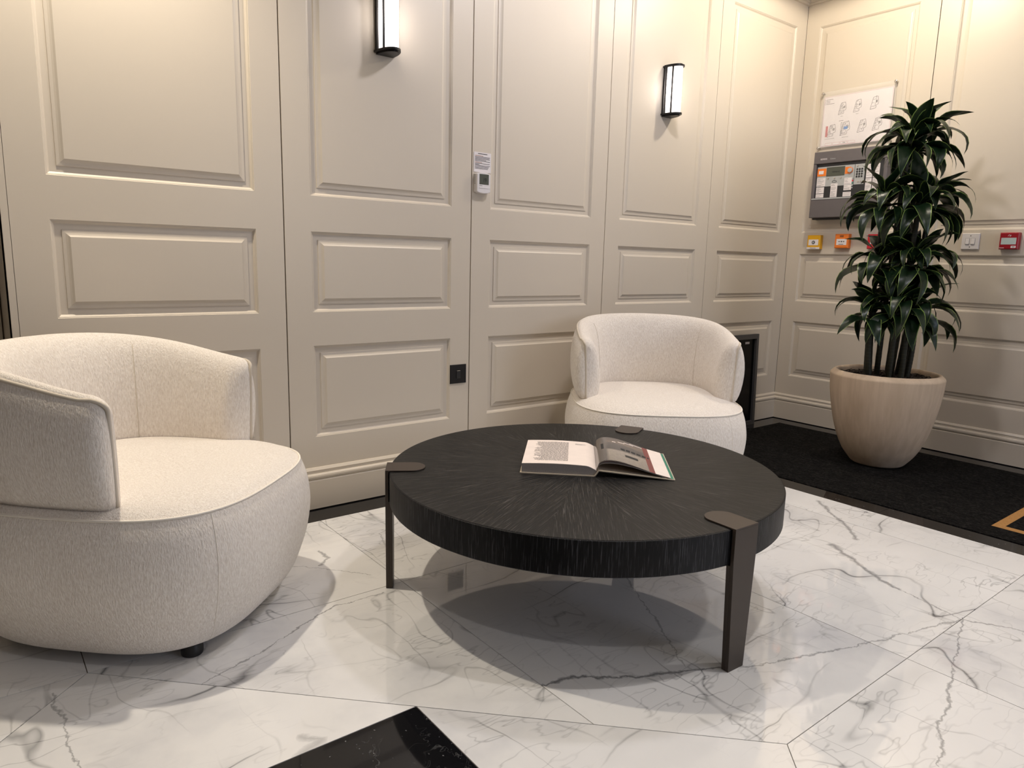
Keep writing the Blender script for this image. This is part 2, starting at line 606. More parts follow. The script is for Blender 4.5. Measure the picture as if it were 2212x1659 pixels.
CX, CY, DD = -4.194, -1.946, 1.16
XB = -1.375
xs = [CX + 0.867 * k for k in range(-3, 4)] + [XB]
xs = [XL] + [x for x in xs if XL < x < XB - 0.05] + [XB]
ys = [YF, CY - 3 * DD, CY - 2 * DD, CY - DD, CY, CY + DD, -0.14]
for i in range(len(xs) - 1):
    for j in range(len(ys) - 1):
        if ys[j + 1] - ys[j] < 0.02:
            continue
        poly = [(xs[i], ys[j]), (xs[i + 1], ys[j]), (xs[i + 1], ys[j + 1]), (xs[i], ys[j + 1])]
        sx = 1 if (xs[i] + xs[i + 1]) / 2 > CX else -1
        sy = 1 if (ys[j] + ys[j + 1]) / 2 > CY else -1
        poly = clip_poly(poly, sx, sy, sx * CX + sy * CY + DD)
        if len(poly) >= 3:
            slab('marble_tile', poly, 'marble')
h = DD / 2
slab('black_tile', [(CX - h, CY - h), (CX + h, CY - h), (CX + h, CY + h), (CX - h, CY + h)], 'black_marble')
for a, b, c in (((CX - h, CY + h), (CX + h, CY + h), (CX, CY + DD)), ((CX + h, CY + h), (CX + h, CY - h), (CX + DD, CY)),
                ((CX + h, CY - h), (CX - h, CY - h), (CX, CY - DD)), ((CX - h, CY - h), (CX - h, CY + h), (CX - DD, CY))):
    poly = [a, b, c]
    ar = sum(poly[i][0] * poly[(i + 1) % 3][1] - poly[(i + 1) % 3][0] * poly[i][1] for i in range(3))
    slab('marble_tile', poly if ar > 0 else poly[::-1], 'marble')
# black border slabs
x = XL
while x < -0.01:
    x1 = min(x + 0.9, 0.0)
    slab('border_tile', [(x, -0.14), (x1, -0.14), (x1, 0.02), (x, 0.02)], 'black_marble', 0.0007)
    x = x1
y = -0.14
while y > YF:
    y1 = max(y - 0.61, YF)
    slab('border_tile', [(XB, y1), (-1.262, y1), (-1.262, y), (XB, y)], 'black_marble', 0.0007)
    slab('border_tile', [(-0.143, y1), (0.02, y1), (0.02, y), (-0.143, y)], 'black_marble', 0.0007)
    y = y1

# ---- panelled walls
OUT = [(0, 0), (0.0015, -0.0025), (0.004, -0.003), (0.0085, -0.0085), (0.011, -0.0105), (0.030, -0.0105)]
FLD = [(0.030, -0.0105), (0.0305, -0.0075), (0.034, -0.007), (0.040, -0.0065), (0.046, -0.0045), (0.052, -0.0008)]

def leaf(parent, mtx, s0, s1, z0, z1, panels, gap=0.002, shift=0.0):
    """one wall leaf with sunk margins; the raised fields are pieces of their own"""
    a0, a1 = s0 + gap, s1 - gap
    mb = MB()
    ss = [a0, panels[0][0], panels[0][1], a1]
    zz = [z0]
    for p in panels:
        zz += [p[2], p[3]]
    zz.append(z1)
    for r in range(len(zz) - 1):
        for c in range(3):
            if c == 1 and r % 2 == 1:
                continue
            mb.add([(ss[c], zz[r], shift), (ss[c + 1], zz[r], shift), (ss[c + 1], zz[r + 1], shift), (ss[c], zz[r + 1], shift)], [(0, 1, 2, 3)])
    # edges of the leaf
    q = [(a0, z0), (a1, z0), (a1, z1), (a0, z1)]
    mb.rings([[(x, y, shift - 0.018) for x, y in q], [(x, y, shift) for x, y in q]])
    def ring(p, ins, d):
        return [(p[0] + ins, p[2] + ins, shift + d), (p[1] - ins, p[2] + ins, shift + d), (p[1] - ins, p[3] - ins, shift + d), (p[0] + ins, p[3] - ins, shift + d)]
    for p in panels:
        mb.rings([ring(p, i, d) for i, d in OUT])
    o = mb.build('wall_leaf', 'paint', parent)
    o.matrix_local = mtx
    for p in panels:
        f = MB()
        f.rings([ring(p, i, d) for i, d in FLD], True, False, True)
        f.build('raised_field', 'paint', o)
    return o

ZTOP = 2.66
SKT = 0.150     # leaves start behind the skirting top
wall_back = MB().box((-4.2428, 0.0165, -0.0035), (0.15, 0.12, CEIL)).build('wall_back', 'substrate')
struct(wall_back)
IDB = on_back(0, 0)
for i in range(5):
    s0, s1 = SEAM_B[i], SEAM_B[i + 1]
    st = 0.104
    pan = [(s0 + st, s1 - st, a, b) for a, b in ZP]
    gp = [0.0022, 0.0026, 0.0024, 0.0018, 0.0012][i]
    leaf(wall_back, IDB, s0, s1, SKT, ZTOP, pan, gp)
tr = MB().box((-4.2428, -0.001, 0.0), (-4.2240, 0.12, CEIL)).build('trim_1', 'paint')
struct(tr, 'narrow painted edge strip at the left end of the panelling')

wall_right = MB().box((0.0165, YF, -0.0035), (0.12, 0.12, CEIL)).build('wall_right', 'substrate')
struct(wall_right)
IDR = on_right(0, 0)
for i in range(len(SEAM_R) - 1):
    s0, s1 = SEAM_R[i], SEAM_R[i + 1]
    lo, hi = (0.09, 0.679) if i == 0 else (s0 + 0.104, s1 - 0.104)
    leaf(wall_right, IDR, s0, s1, SKT, ZTOP, [(lo, hi, a, b) for a, b in ZP], 0.0022 if i else 0.0016)

# recess beyond the left end of the panelling, and the rest of the room behind the camera
wr = MB().box((XL, 0.55, -0.0035), (-4.2428, 0.6, CEIL)).build('wall_recess', 'darkened_paint')
struct(wr)
leaf(wr, on_back(0, 0) @ Matrix.Translation((0, 0, -0.535)), -5.4, -4.56, SKT, ZTOP, [(-5.29, -4.67, a, b) for a, b in ZP])
leaf(wr, on_back(0, 0) @ Matrix.Translation((0, 0, -0.535)), -4.56, -4.246, SKT, ZTOP, [(-4.49, -4.316, a, b) for a, b in ZP])
wn = struct(MB().box((-4.2428, 0.12, -0.0035), (-4.20, 0.6, CEIL)).build('wall_nib', 'paint'))
wl = struct(MB().box((XL - .1, YF, -0.0035), (XL, 0.6, CEIL)).build('wall_left', 'darkened_paint'))
wf = MB()
wf.box((XL, YF - .1, -0.0035), (-2.35, YF, CEIL))
wf.box((-0.05, YF - .1, -0.0035), (0.02, YF, CEIL))
wf.box((-2.35, YF - .1, 2.45), (-0.05, YF, CEIL))
struct(wf.build('wall_front', 'darkened_paint'))
wd = struct(empty('window_1', loc=(-1.2, YF - .05, 0)))
fr = MB()
for xx in (-1.15, -0.02, 1.1):
    fr.box((xx - .025, -.03, 0), (xx + .025, .03, 2.45))
fr.box((-1.15, -.03, 2.38), (1.1, .03, 2.45))
fr.box((-1.15, -.03, 0.0), (1.1, .03, 0.08))
fr.build('window_frame', 'black_metal', wd)
for xa, xb in ((-1.125, -0.045), (0.005, 1.075)):
    MB().box((xa, -.006, .08), (xb, .006, 2.38)).build('window_pane', 'glass', wd)
ceiling = struct(MB().box((XL, YF - .1, CEIL), (0.12, 0.6, CEIL + 0.1)).build('ceiling', 'ceiling_paint'))

# ---- skirting and cornice, mitred in the corner
def moulding(name, prof, mat='paint'):
    """profile (out, z) swept along back wall then right wall"""
    back = MB()
    back.rings([[(-4.2262, -d, z) for d, z in prof], [(-d, -d, z) for d, z in prof]], False)
    right = MB()
    right.rings([[(-d, -d, z) for d, z in prof], [(-d, YF, z) for d, z in prof]], False)
    return back, right

SK = [(0.0, 0.1735), (0.0035, 0.1725), (0.0105, 0.1625), (0.0085, 0.1600), (0.0085, 0.1500), (0.0135, 0.1485), (0.0180, 0.1440),
      (0.0195, 0.1380), (0.0185, 0.1315), (0.0145, 0.1265), (0.0130, 0.1250), (0.0175, 0.1205), (0.0175, 0.0045), (-0.01, 0.0045)]
b, r = moulding('baseboard', SK)
struct(b.build('baseboard_back', 'paint'))
struct(r.build('baseboard_right', 'paint'))
CO = [(0.0, 2.628), (0.012, 2.630), (0.012, 2.642), (0.018, 2.644), (0.020, 2.652), (0.028, 2.655), (0.034, 2.668), (0.034, 2.674),
      (0.050, 2.684), (0.062, 2.700), (0.066, 2.716), (0.080, 2.718), (0.080, 2.741)]
b, r = moulding('cornice', CO)
struct(b.build('trim_2', 'paint'), 'stepped painted cornice along the back wall')
struct(r.build('trim_3', 'paint'), 'stepped painted cornice along the right wall')

# ---- recessed ceiling downlights (above the picture, they light the place)
def downlight(x, y, power, where, color=(1.0, 0.86, 0.68), cone=156, blend=0.45, soft=0.03):
    e = empty('ceiling_downlight', loc=(x, y, CEIL))
    tag(e, 'round recessed ceiling downlight ' + where, 'downlight', 'ceiling downlights')
    rg = MB()
    rg.lathe([(0.034, -0.0005), (0.047, -0.0005), (0.048, -0.003), (0.044, -0.006), (0.035, -0.005), (0.034, -0.001)], 32)
    rg.build('bezel', 'white_plastic', e, True, 40)
    MB().lathe([(0.0, -0.0015), (0.0335, -0.0015), (0.0335, -0.0005), (0.0, -0.0005)], 24).build('lens', 'lens', e)
    d = bpy.data.lights.new('spot', 'SPOT')
    d.energy = power
    d.color = color
    d.spot_size = radians(cone)
    d.spot_blend = blend
    d.shadow_soft_size = soft
    o = bpy.data.objects.new('spot', d)
    col.objects.link(o)
    o.parent = e
    o.location = (0, 0, -0.035)
    return e

WARM, COOL, WHITE = (1.0, 0.885, 0.72), (0.97, 0.94, 1.0), (1.0, 0.945, 0.915)
downlight(-4.02, -0.32, 105, 'over the nearer armchair', WARM, 108, 0.9)
downlight(-2.10, -0.95, 46, 'in front of the two wall lamps', COOL, 164, 0.35, 0.09)
downlight(-2.70, -2.00, 44, 'over the near edge of the coffee table', WHITE, 96, 0.9)
downlight(-0.78, -0.76, 44, 'over the plant in the corner', WARM, 174, 0.1, 0.06)
downlight(-1.20, -2.60, 40, 'over the mat', WHITE, 130, 0.9, 0.06)
downlight(-4.60, -2.60, 34, 'over the camera', WHITE, 100, 0.9)

# ================================================================== THINGS
# ---- entrance mat
mat_e = empty('entrance_mat', loc=(-0.7025, -3.0, 0))
tag(mat_e, 'black coir entrance mat with a gold frame line, let into the floor', 'mat')
MB().box((-0.5575, -2.95, -0.0035), (0.5575, 2.856, 0.003)).build('pile', 'mat', mat_e)
g = MB()
gx0, gx1, gy1, gy0 = -1.134 + .7025, -0.271 + .7025, -1.703 + 3.0, -2.7
for a, b in (((gx0, gy1 - .038, .0), (gx1, gy1, .0036)), ((gx0, gy0, .0), (gx0 + .038, gy1 - .038, .0036)), ((gx1 - .038, gy0, .0), (gx1, gy1 - .038, .0036)), ((gx0 + .038, gy0, .0), (gx1 - .038, gy0 + .038, .0036))):
    g.box(a, b)
g.build('gold_line', 'mat_gold', mat_e)

# ---- armchairs
NX, ASP = 3.1, 1.03
def sup(n=NX, asp=ASP):
    return lambda p: 1.0 / ((abs(cos(p)) / asp) ** n + abs(sin(p)) ** n) ** (1.0 / n)

def interp(x, pts):
    for (x0, y0), (x1, y1) in zip(pts[:-1], pts[1:]):
        if x <= x1:
            t = max(0.0, min(1.0, (x - x0) / (x1 - x0)))
            return y0 + (y1 - y0) * t
    return pts[-1][1]

def smooth_prof(pts, k=5):
    out = []
    n = len(pts)
    for i in range(n - 1):
        p0, p1, p2, p3 = pts[max(i - 1, 0)], pts[i], pts[i + 1], pts[min(i + 2, n - 1)]
        for j in range(k):
            t = j / k
            out.append(tuple(0.5 * ((2 * p1[a]) + (-p0[a] + p2[a]) * t + (2 * p0[a] - 5 * p1[a] + 4 * p2[a] - p3[a]) * t * t + (-p0[a] + 3 * p1[a] - 3 * p2[a] + p3[a]) * t ** 3) for a in range(len(p1))))
    out.append(pts[-1])
    return out

def make_armchair():
    e = empty('armchair')
    S = sup()
    low = smooth_prof([(0.225, 0.022), (0.268, 0.026), (0.316, 0.043), (0.346, 0.078), (0.366, 0.13), (0.385, 0.20), (0.393, 0.28), (0.386, 0.345), (0.373, 0.39), (0.366, 0.403)], 4)
    bs = MB()
    bs.lathe([(0.0, 0.024), (0.15, 0.022)] + low, 112, S)
    base = bs.build('base', 'fabric', e, True)
    st = MB()
    seat_prof = smooth_prof([(0.366, 0.403), (0.352, 0.414), (0.325, 0.426), (0.27, 0.437), (0.18, 0.444), (0.08, 0.447), (0.0, 0.448)], 3)
    rs = []
    for r, z in seat_prof:
        nn = 2.0 + (NX - 2.0) * min(1, r / 0.366)
        F = sup(nn)
        rs.append([(r * F(2 * pi * i / 112) * cos(2 * pi * i / 112), r * F(2 * pi * i / 112) * sin(2 * pi * i / 112), z) for i in range(112)])
    st.rings(rs, True, False, True)
    seat = st.build('seat', 'fabric', e, True)
    pts = [(0.3675 * S(2 * pi * i / 120) * cos(2 * pi * i / 120), 0.3675 * S(2 * pi * i / 120) * sin(2 * pi * i / 120), 0.4040) for i in range(120)]
    MB().tube(pts, 0.0032, 6, True).build('seat_seam', 'fabric_seam', seat, True)
    for ph in (-37, 37, 143, -143):
        ps = [((r + 0.0002) * S(radians(ph)) * cos(radians(ph)), (r + 0.0002) * S(radians(ph)) * sin(radians(ph)), z) for r, z in low[6:]]
        MB().tube(ps, 0.0009, 5).build('side_seam', 'fabric_seam', base, True)
    # wrap-around back: a section swept round the chair
    H = [(66, 0.684), (80, 0.698), (92, 0.714), (106, 0.732), (122, 0.749), (140, 0.763), (160, 0.770), (180, 0.772)]
    def hh(deg):
        d = abs(((deg + 180) % 360) - 180)
        # smooth the break points
        return sum(interp(d + k, H) for k in (-8, -4, 0, 4, 8)) / 5 if d < 172 else interp(d, H)
    def section(hz_):
        b = 0.416
        k = hz_ - b
        p = [(0.338, 0.0), (0.356, 0.05), (0.371, 0.22), (0.379, 0.45), (0.377, 0.66), (0.367, 0.84), (0.353, 0.960), (0.345, 0.992),
             (0.335, 1.0), (0.318, 0.982), (0.299, 0.925), (0.282, 0.82), (0.269, 0.65), (0.261, 0.45), (0.259, 0.22), (0.264, 0.06), (0.272, 0.0)]
        p = smooth_prof(p, 2)
        return [(r, b + z * k) for r, z in p]
    P0, P1 = 73.0, 287.0
    NS = 96
    SB = sup(2.85)
    rs = []
    def ring_at(deg, sc=1.0):
        a = radians(deg)
        sec = section(hh(deg))
        cr = 0.318
        b = 0.416
        out = []
        for r, z in sec:
            r2 = cr + (r - cr) * sc
            z2 = b + (z - b) * (0.82 + 0.18 * sc if sc < 1 else 1)
            out.append((r2 * SB(a) * cos(a), r2 * SB(a) * sin(a), z2))
        return out
    capd = 7.5
    caps = [(sin(t), (max(0.0, 1 - sin(t) ** 2.3)) ** (1 / 2.3)) for t in [pi / 2 * k / 9 for k in range(10)]]
    for t, s in caps[::-1]:
        rs.append(ring_at(P0 - capd * t, max(s, 0.02)))
    for k in range(1, NS):
        rs.append(ring_at(P0 + (P1 - P0) * k / NS))
    for t, s in caps:
        rs.append(ring_at(P1 + capd * t, max(s, 0.02)))
    bk = MB()
    bk.rings(rs, True, True, True)
    back = bk.build('backrest', 'fabric', e, True)
    # piping: down the arm front, along the outer top edge, down the other arm front
    def pt(deg, r, z):
        a = radians(deg)
        return (r * SB(a) * cos(a), r * SB(a) * sin(a), z)
    line = []
    def end_side(sgn, base_deg):
        zs = hh(base_deg)
        q = []
        for k in range(13):
            f = k / 12
            z = 0.425 + (zs - 0.035 - 0.425) * f
            q.append(pt(base_deg - sgn * capd * (0.97 - 0.06 * f), 0.331 + 0.010 * f, z))
        for k in range(1, 6):
            t = k / 6 * pi / 2
            q.append(pt(base_deg - sgn * capd * 0.91 * cos(t), 0.341 + 0.010 * sin(t), zs - 0.035 + 0.026 * sin(t)))
        return q
    line += end_side(1, P0)
    for k in range(1, 90):
        d = P0 + (P1 - P0) * k / 90
        line.append(pt(d, 0.3515, hh(d) - 0.0125))
    line += end_side(-1, P1)[::-1]
    MB().tube(line, 0.0050, 8).build('piping', 'fabric_piping', back, True)
    # inner upholstery seams
    for d in (128, 232):
        z0 = 0.44
        sec = [p for p in section(hh(d))]
        inner = [(r - 0.0004, z) for r, z in sec[20:31]]
        MB().tube([pt(d, r, z) for r, z in inner], 0.0012, 5).build('inner_seam', 'fabric_piping', back, True)
    for u in (-0.24, 0.24):
        for w in (-0.21, 0.21):
            ft = MB()
            ft.lathe([(0.0, 0.0), (0.025, 0.0), (0.027, 0.004), (0.027, 0.02), (0.024, 0.030), (0.0, 0.030)], 24, None, (u, w, 0))
            ft.build('foot', 'black_plastic', e, True, 40)
    sw = MB()
    sw.lathe([(0.0, 0.006), (0.16, 0.006), (0.165, 0.010), (0.165, 0.028), (0.0, 0.028)], 40)
    sw.build('swivel_plate', 'black_metal', e, True, 40)
    return e

def dup(root):
    r = root.copy()
    col.objects.link(r)
    for ch in list(root.children):
        c = ch.copy()
        col.objects.link(c)
        c.parent = r
        for g in list(ch.children):
            d = g.copy()
            col.objects.link(d)
            d.parent = c
    return r

ac = make_armchair()
ac2 = dup(ac)
ac.location = (-3.988, -0.520, 0)
ac.rotation_euler = (0, 0, radians(-45))
tag(ac, 'cream chenille tub armchair in the left foreground, nearest the camera', 'armchair', 'cream tub armchairs')
ac2.location = (-1.880, -0.529, 0)
ac2.rotation_euler = (0, 0, radians(-128))
tag(ac2, 'cream chenille tub armchair behind the coffee table, in front of the panelling', 'armchair', 'cream tub armchairs')

# ---- coffee table
tb = empty('coffee_table', loc=(-2.857, -1.097, 0))
tag(tb, 'round low coffee table in black oak veneer with three bronze strap legs', 'coffee table')
TZ, TR = 0.380, 0.600
ap = MB()
ap.lathe([(0.30, 0.288), (TR - .003, 0.287), (TR, 0.290), (TR, TZ - .0025), (TR - .0015, TZ - .001), (TR - .004, TZ - 0.0006), (0.30, TZ - 0.0006)], 160)
ap.build('apron', 'black_oak_edge', tb, True, 35)
wm = None
for k in range(16):
    if wm is None:
        w = MB()
        poly = [(0.0, 0.0)] + [((TR - .004) * cos(a), (TR - .004) * sin(a)) for a in [radians(-11.25 + 22.5 * i / 10) for i in range(11)]]
        w.prism(poly, TZ - 0.004, TZ)
        o = w.build('veneer_wedge', 'black_oak_top', tb)
        wm = o.data
    else:
        o = link('veneer_wedge', wm, tb)
    o.rotation_euler = (0, 0, radians(-131 + 22.5 * k))
lm = None
for k in range(3):
    a = radians(28 + 120 * k)
    if lm is None:
        T = 0.010
        L = MB()
        # tongue on the tabletop, round at its inner end
        w2 = 0.045
        poly = [(TR + .001 + T, -w2), (TR + .001 + T, w2)]
        poly += [(TR - 0.068 - 0.040 * sin(t), w2 * cos(t)) for t in [pi * i / 16 for i in range(17)]]
        L.prism(poly, TZ + 0.0004, TZ + 0.0044)
        # strap going down outside, tapering
        zs = [(TZ + 0.0004, 0.045), (0.30, 0.0445), (0.15, 0.0375), (0.0, 0.030)]
        rr = []
        for z, ww in zs:
            rr.append([(TR + .001, -ww, z), (TR + .001, ww, z), (TR + .001 + T, ww, z), (TR + .001 + T, -ww, z)])
        L.rings(rr, True, True, True)
        # inner stiffener: the strap is deeper below the top
        rr = []
        for z, ww, dp in ((0.2865, 0.0444, 0.011), (0.15, 0.0374, 0.011), (0.0, 0.0299, 0.011)):
            rr.append([(TR + .001 - dp, -ww, z), (TR + .001 - dp, ww, z), (TR + .001, ww, z), (TR + .001, -ww, z)])
        L.rings(rr, True, True, True)
        o = L.build('leg', 'bronze', tb)
        bv = o.modifiers.new('bevel', 'BEVEL')
        bv.width = 0.0008
        bv.segments = 2
        bv.limit_method = 'ANGLE'
        lm = o.data
        m0 = o
    else:
        o = link('leg', lm, tb)
        bv = o.modifiers.new('bevel', 'BEVEL')
        bv.width = 0.0008
        bv.segments = 2
        bv.limit_method = 'ANGLE'
    o.rotation_euler = (0, 0, a)

# ---- open book on the table
bk = empty('open_book', loc=(-2.898, -1.193, TZ))
bk.rotation_euler = (0, 0, radians(-43))
tag(bk, 'open hardback book with a text page and a photograph page on the coffee table', 'book')
BL = 0.285
BW = 0.222
cov = MB()
cov.box((-BW - .004, -.004, 0.0), (-0.004, BL + .004, 0.003))
cov.build('cover', 'book_cloth', bk)
sp = MB()
sp.rings([[(-0.004, y, 0.0), (0.002, y, 0.0015), (0.014, y, 0.0195), (0.011, y, 0.0205), (-0.001, y, 0.003), (-0.004, y, 0.003)] for y in (-.004, BL + .004)], True, True, True)
sp.build('spine', 'book_cloth', bk)
cr = MB()
cr.rings([[(0.012, y, 0.0175), (0.012, y, 0.0205), (BW + .016, y, 0.0032), (BW + .016, y, 0.0002)] for y in (-.004, BL + .004)], True, True, True)
cr.build('cover', 'book_cloth', bk)
en = MB()
en.rings([[(0.19, y, 0.0062), (0.19, y, 0.0068), (BW + .013, y, 0.0039), (BW + .013, y, 0.0035)] for y in (0.001, BL - .001)], True, True, True)
en.build('endpaper', 'green', bk)
# left page block
def top_l(t):       # t 0 at fore edge, 1 at spine
    return 0.0295 + 0.0035 * sin(pi * min(1, t * 1.05)) - 0.012 * max(0, (t - 0.86) / 0.14) ** 1.6
pb = MB()
rs = []
NXP = 20
for k in range(NXP + 1):
    t = k / NXP
    x = -BW + 0.001 + (BW + 0.004) * t
    rs.append([(x, 0, 0.0032), (x, BL, 0.0032), (x, BL, top_l(t)), (x, 0, top_l(t))])
pb.rings(rs, True, True, True)
pblock = pb.build('page_block', 'page_edge', bk)
def sheet(name, fn, x0, x1, mat, th=0.0005, parent=bk, n=28, lift=0.0006):
    s = MB()
    top, bot = [], []
    for k in range(n + 1):
        t = k / n
        x, z = fn(t)
        top.append([(x, 0.0005, z + lift + th), (x, BL - 0.0005, z + lift + th)])
        bot.append([(x, 0.0005, z + lift), (x, BL - 0.0005, z + lift)])
    rs = [[a[0], a[1], b[1], b[0]] for a, b in zip(top, bot)]
    s.rings(rs, True, True, True)
    o = s.build(name, mat, parent, True, 40)
    uvl = o.data.uv_layers.new(name='uv')
    for lp in o.data.loops:
        v = o.data.vertices[lp.vertex_index].co
        uvl.data[lp.index].uv = ((v.x - x0) / (x1 - x0), v.y / BL)
    return o
sheet('page', lambda t: (-BW + 0.001 + (BW + 0.004) * t, top_l(t) + (0.0035 * (1 - t) * 0 )), -BW, 0, 'page_paper')
def arch(hk, end):
    def fn(t):
        x = 0.004 + (end - 0.004) * t
        z0 = 0.020 + (0.0045 - 0.020) * t            # chord down to the board
        return (x, z0 + hk * (sin(pi * t ** 0.52) ** 0.9) * (1 - 0.25 * t) + 0.0008)
    return fn
for hk, end, m in ((0.0265, BW + .004, 'page_paper'), (0.0290, BW - .011, 'page_edge'), (0.0312, BW - .0105, 'page_edge'), (0.0334, BW - .0048, 'brown_red'), (0.0350, BW - .0085, 'page_paper')):
    sheet('page', arch(hk, end), 0, BW, m)
ph = sheet('page', arch(0.0368, BW - .010), 0, BW, 'page_photo')
ph['label'] = 'page printed with a dim interior photograph'
# white strip and red strip of the pages below showing at the fore edge
# text lines on the left page, read from the other side of the table
tx = MB()
random.seed(3)
def zl(x):
    t = (x + BW - 0.001) / (BW + 0.004)
    return top_l(t) + 0.0013
def line_on(mb, xa, xb, y, hgt):
    n = max(1, int((xb - xa) / 0.02))
    for k in range(n):
        a, b = xa + (xb - xa) * k / n, xa + (xb - xa) * (k + 1) / n
        mb.add([(a, y, zl(a)), (b, y, zl(b)), (b, y + hgt, zl(b)), (a, y + hgt, zl(a))], [(0, 1, 2, 3)])
y = 0.035
while y < 0.262:
    x = -0.192 + (random.random() * 0.03 if random.random() < 0.4 else random.random() * .01)
    end = -0.082
    while x < end:
        w = 0.004 + random.random() * 0.011
        line_on(tx, x, min(x + w, end), y, 0.0021)
        x += w + 0.0016
    y += 0.0052
for k in range(3):
    line_on(tx, -0.060, -0.028 + 0.004 * (k % 2), 0.250 - 0.005 * k, 0.0016)
tx.build('printed_text', 'ink', pblock)['kind'] = 'stuff'
hl = MB()
def zp(x):
    f = arch(0.0368, BW - .010)
    t = (x - 0.004) / (BW - .014)
    return f(t)[1] + 0.0015
def patch(mb, xa, xb, ya, yb, n=6):
    for k in range(n):
        a, b = xa + (xb - xa) * k / n, xa + (xb - xa) * (k + 1) / n
        mb.add([(a, ya, zp(a)), (b, ya, zp(b)), (b, yb, zp(b)), (a, yb, zp(a))], [(0, 1, 2, 3)])
patch(hl, 0.095, 0.135, 0.075, 0.098)
for k in range(7):
    patch(hl, 0.085 + .017 * k, 0.098 + .017 * k, 0.150, 0.168, 2)
patch(hl, 0.022, 0.030, 0.14, 0.2, 2)
hl.build('printed_picture', 'ink_black', ph)['kind'] = 'stuff'
h2 = MB()
for k in range(4):
    patch(h2, 0.06 + .02 * k, 0.072 + .03 * k, 0.225 + .012 * k, 0.232 + .012 * k, 3)
h2.build('printed_picture', 'page_paper', ph)['kind'] = 'stuff'

# ---- potted dracaena
PX, PY = -0.571, -0.978
pl = empty('potted_plant', loc=(PX, PY, 0.0037))
tag(pl, 'tall many-stemmed green dracaena in a tan stone pot, on the mat in the corner', 'potted plant')
pot = MB()
pf = smooth_prof([(0.112, 0.0), (0.126, 0.004), (0.143, 0.022), (0.178, 0.07), (0.210, 0.14), (0.234, 0.22), (0.251, 0.30), (0.263, 0.38), (0.268, 0.44), (0.2695, 0.468)], 4)
prof = [(0.0, 0.0)] + pf + [(0.267, 0.474), (0.252, 0.488), (0.243, 0.491), (0.236, 0.488), (0.231, 0.478), (0.228, 0.44), (0.0, 0.44)]
pot.lathe(prof, 72)
po = pot.build('pot', 'pot', pl, True, 50)
so = MB()
random.seed(11)
rs = []
for k in range(9):
    r = 0.224 * k / 8 + 0.0001
    rs.append([(r * cos(2 * pi * i / 48), r * sin(2 * pi * i / 48), 0.461 + random.uniform(-.004, .006)) for i in range(48)])
so.rings(rs, True, True, False)
soil = so.build('soil', 'bark', po, True)
chips = MB()
for k in range(700):
    r = 0.218 * sqrt(random.random())
    a = random.random() * 2 * pi
    s = random.uniform(.003, .008)
    th = random.random() * pi
    z = 0.463 + random.random() * 0.008
    ex, ey = cos(th), sin(th)
    tz = random.uniform(-.5, .5) * s
    x, y = r * cos(a), r * sin(a)
    L1, W1 = s * 1.5, s * .6
    q = [(x + ex * L1 - ey * W1, y + ey * L1 + ex * W1, z + tz), (x - ex * L1 - ey * W1, y - ey * L1 + ex * W1, z - tz), (x - ex * L1 + ey * W1, y - ey * L1 - ex * W1, z - tz), (x + ex * L1 + ey * W1, y + ey * L1 - ex * W1, z + tz)]
    q2 = [(a_, b_, c_ + .0025) for a_, b_, c_ in q]
    chips.add(q + q2, [(4, 5, 6, 7), (0, 1, 5, 4), (1, 2, 6, 5), (2, 3, 7, 6), (3, 0, 4, 7)])
ch = chips.build('bark_chips', 'bark', po)
ch['kind'] = 'stuff'

# directions as seen from the front of the pot: e1 to the right, e2 away from the viewer
e1 = Vector((0.788, -0.616, 0))
e2 = Vector((0.616, 0.788, 0))

def leaf_mesh(L, W, droop, el, twist):
    nv, nu = 12, 5
    mb = MB()
    pts, ang = [], el
    x, z = 0.0, 0.0
    for k in range(nv):
        t = k / (nv - 1)
        pts.append((x, z, ang))
        ang = el - droop * (t ** 1.15) * 1.0
        x += cos(ang) * L / (nv - 1)
        z += sin(ang) * L / (nv - 1)
    rows = []
    for k, (x, z, a) in enumerate(pts):
        t = k / (nv - 1)
        w = W * (0.30 + 0.70 * min(1, t / 0.38) ** 0.8) * (1 - max(0, (t - 0.38) / 0.62) ** 1.5) * 0.5 + 0.0004
        row = []
        for i in range(nu):
            s = -1 + 2 * i / (nu - 1)
            fold = 0.26 * (s * s) * w * (1.2 - t * .9)
            wob = 0.16 * w * sin(11 * t + s * 3 + twist * 5)
            tw = twist * t
            yy = s * w * cos(tw)
            zz = fold + wob + s * w * sin(tw)
            row.append((x - sin(a) * zz, yy, z + cos(a) * zz))
        rows.append(row)
    mb.rings(rows, False)
    me = bpy.data.meshes.new('leaf')
    me.from_pydata(mb.v, [], mb.f)
    me.materials.append(M['leaf'])
    uvl = me.uv_layers.new(name='uv')
    for lp in me.loops:
        i = lp.vertex_index
        uvl.data[lp.index].uv = ((i % nu) / (nu - 1), (i // nu) / (nv - 1))
    for p in me.polygons:
        p.use_smooth = True
    return me

random.seed(21)
LV = {'up': [], 'mid': [], 'low': []}
for k in range(6):
    LV['up'].append(leaf_mesh(0.215 + .03 * random.random(), 0.068 + .014 * random.random(), radians(random.uniform(50, 95)), radians(random.uniform(58, 74)), random.uniform(-.7, .7)))
for k in range(9):
    LV['mid'].append(leaf_mesh(0.235 + .06 * random.random(), 0.063 + .016 * random.random(), radians(random.uniform(125, 175)), radians(random.uniform(40, 60)), random.uniform(-.8, .8)))
for k in range(9):
    LV['low'].append(leaf_mesh(0.225 + .05 * random.random(), 0.060 + .016 * random.random(), radians(random.uniform(95, 140)), radians(random.uniform(8, 32)), random.uniform(-.8, .8)))

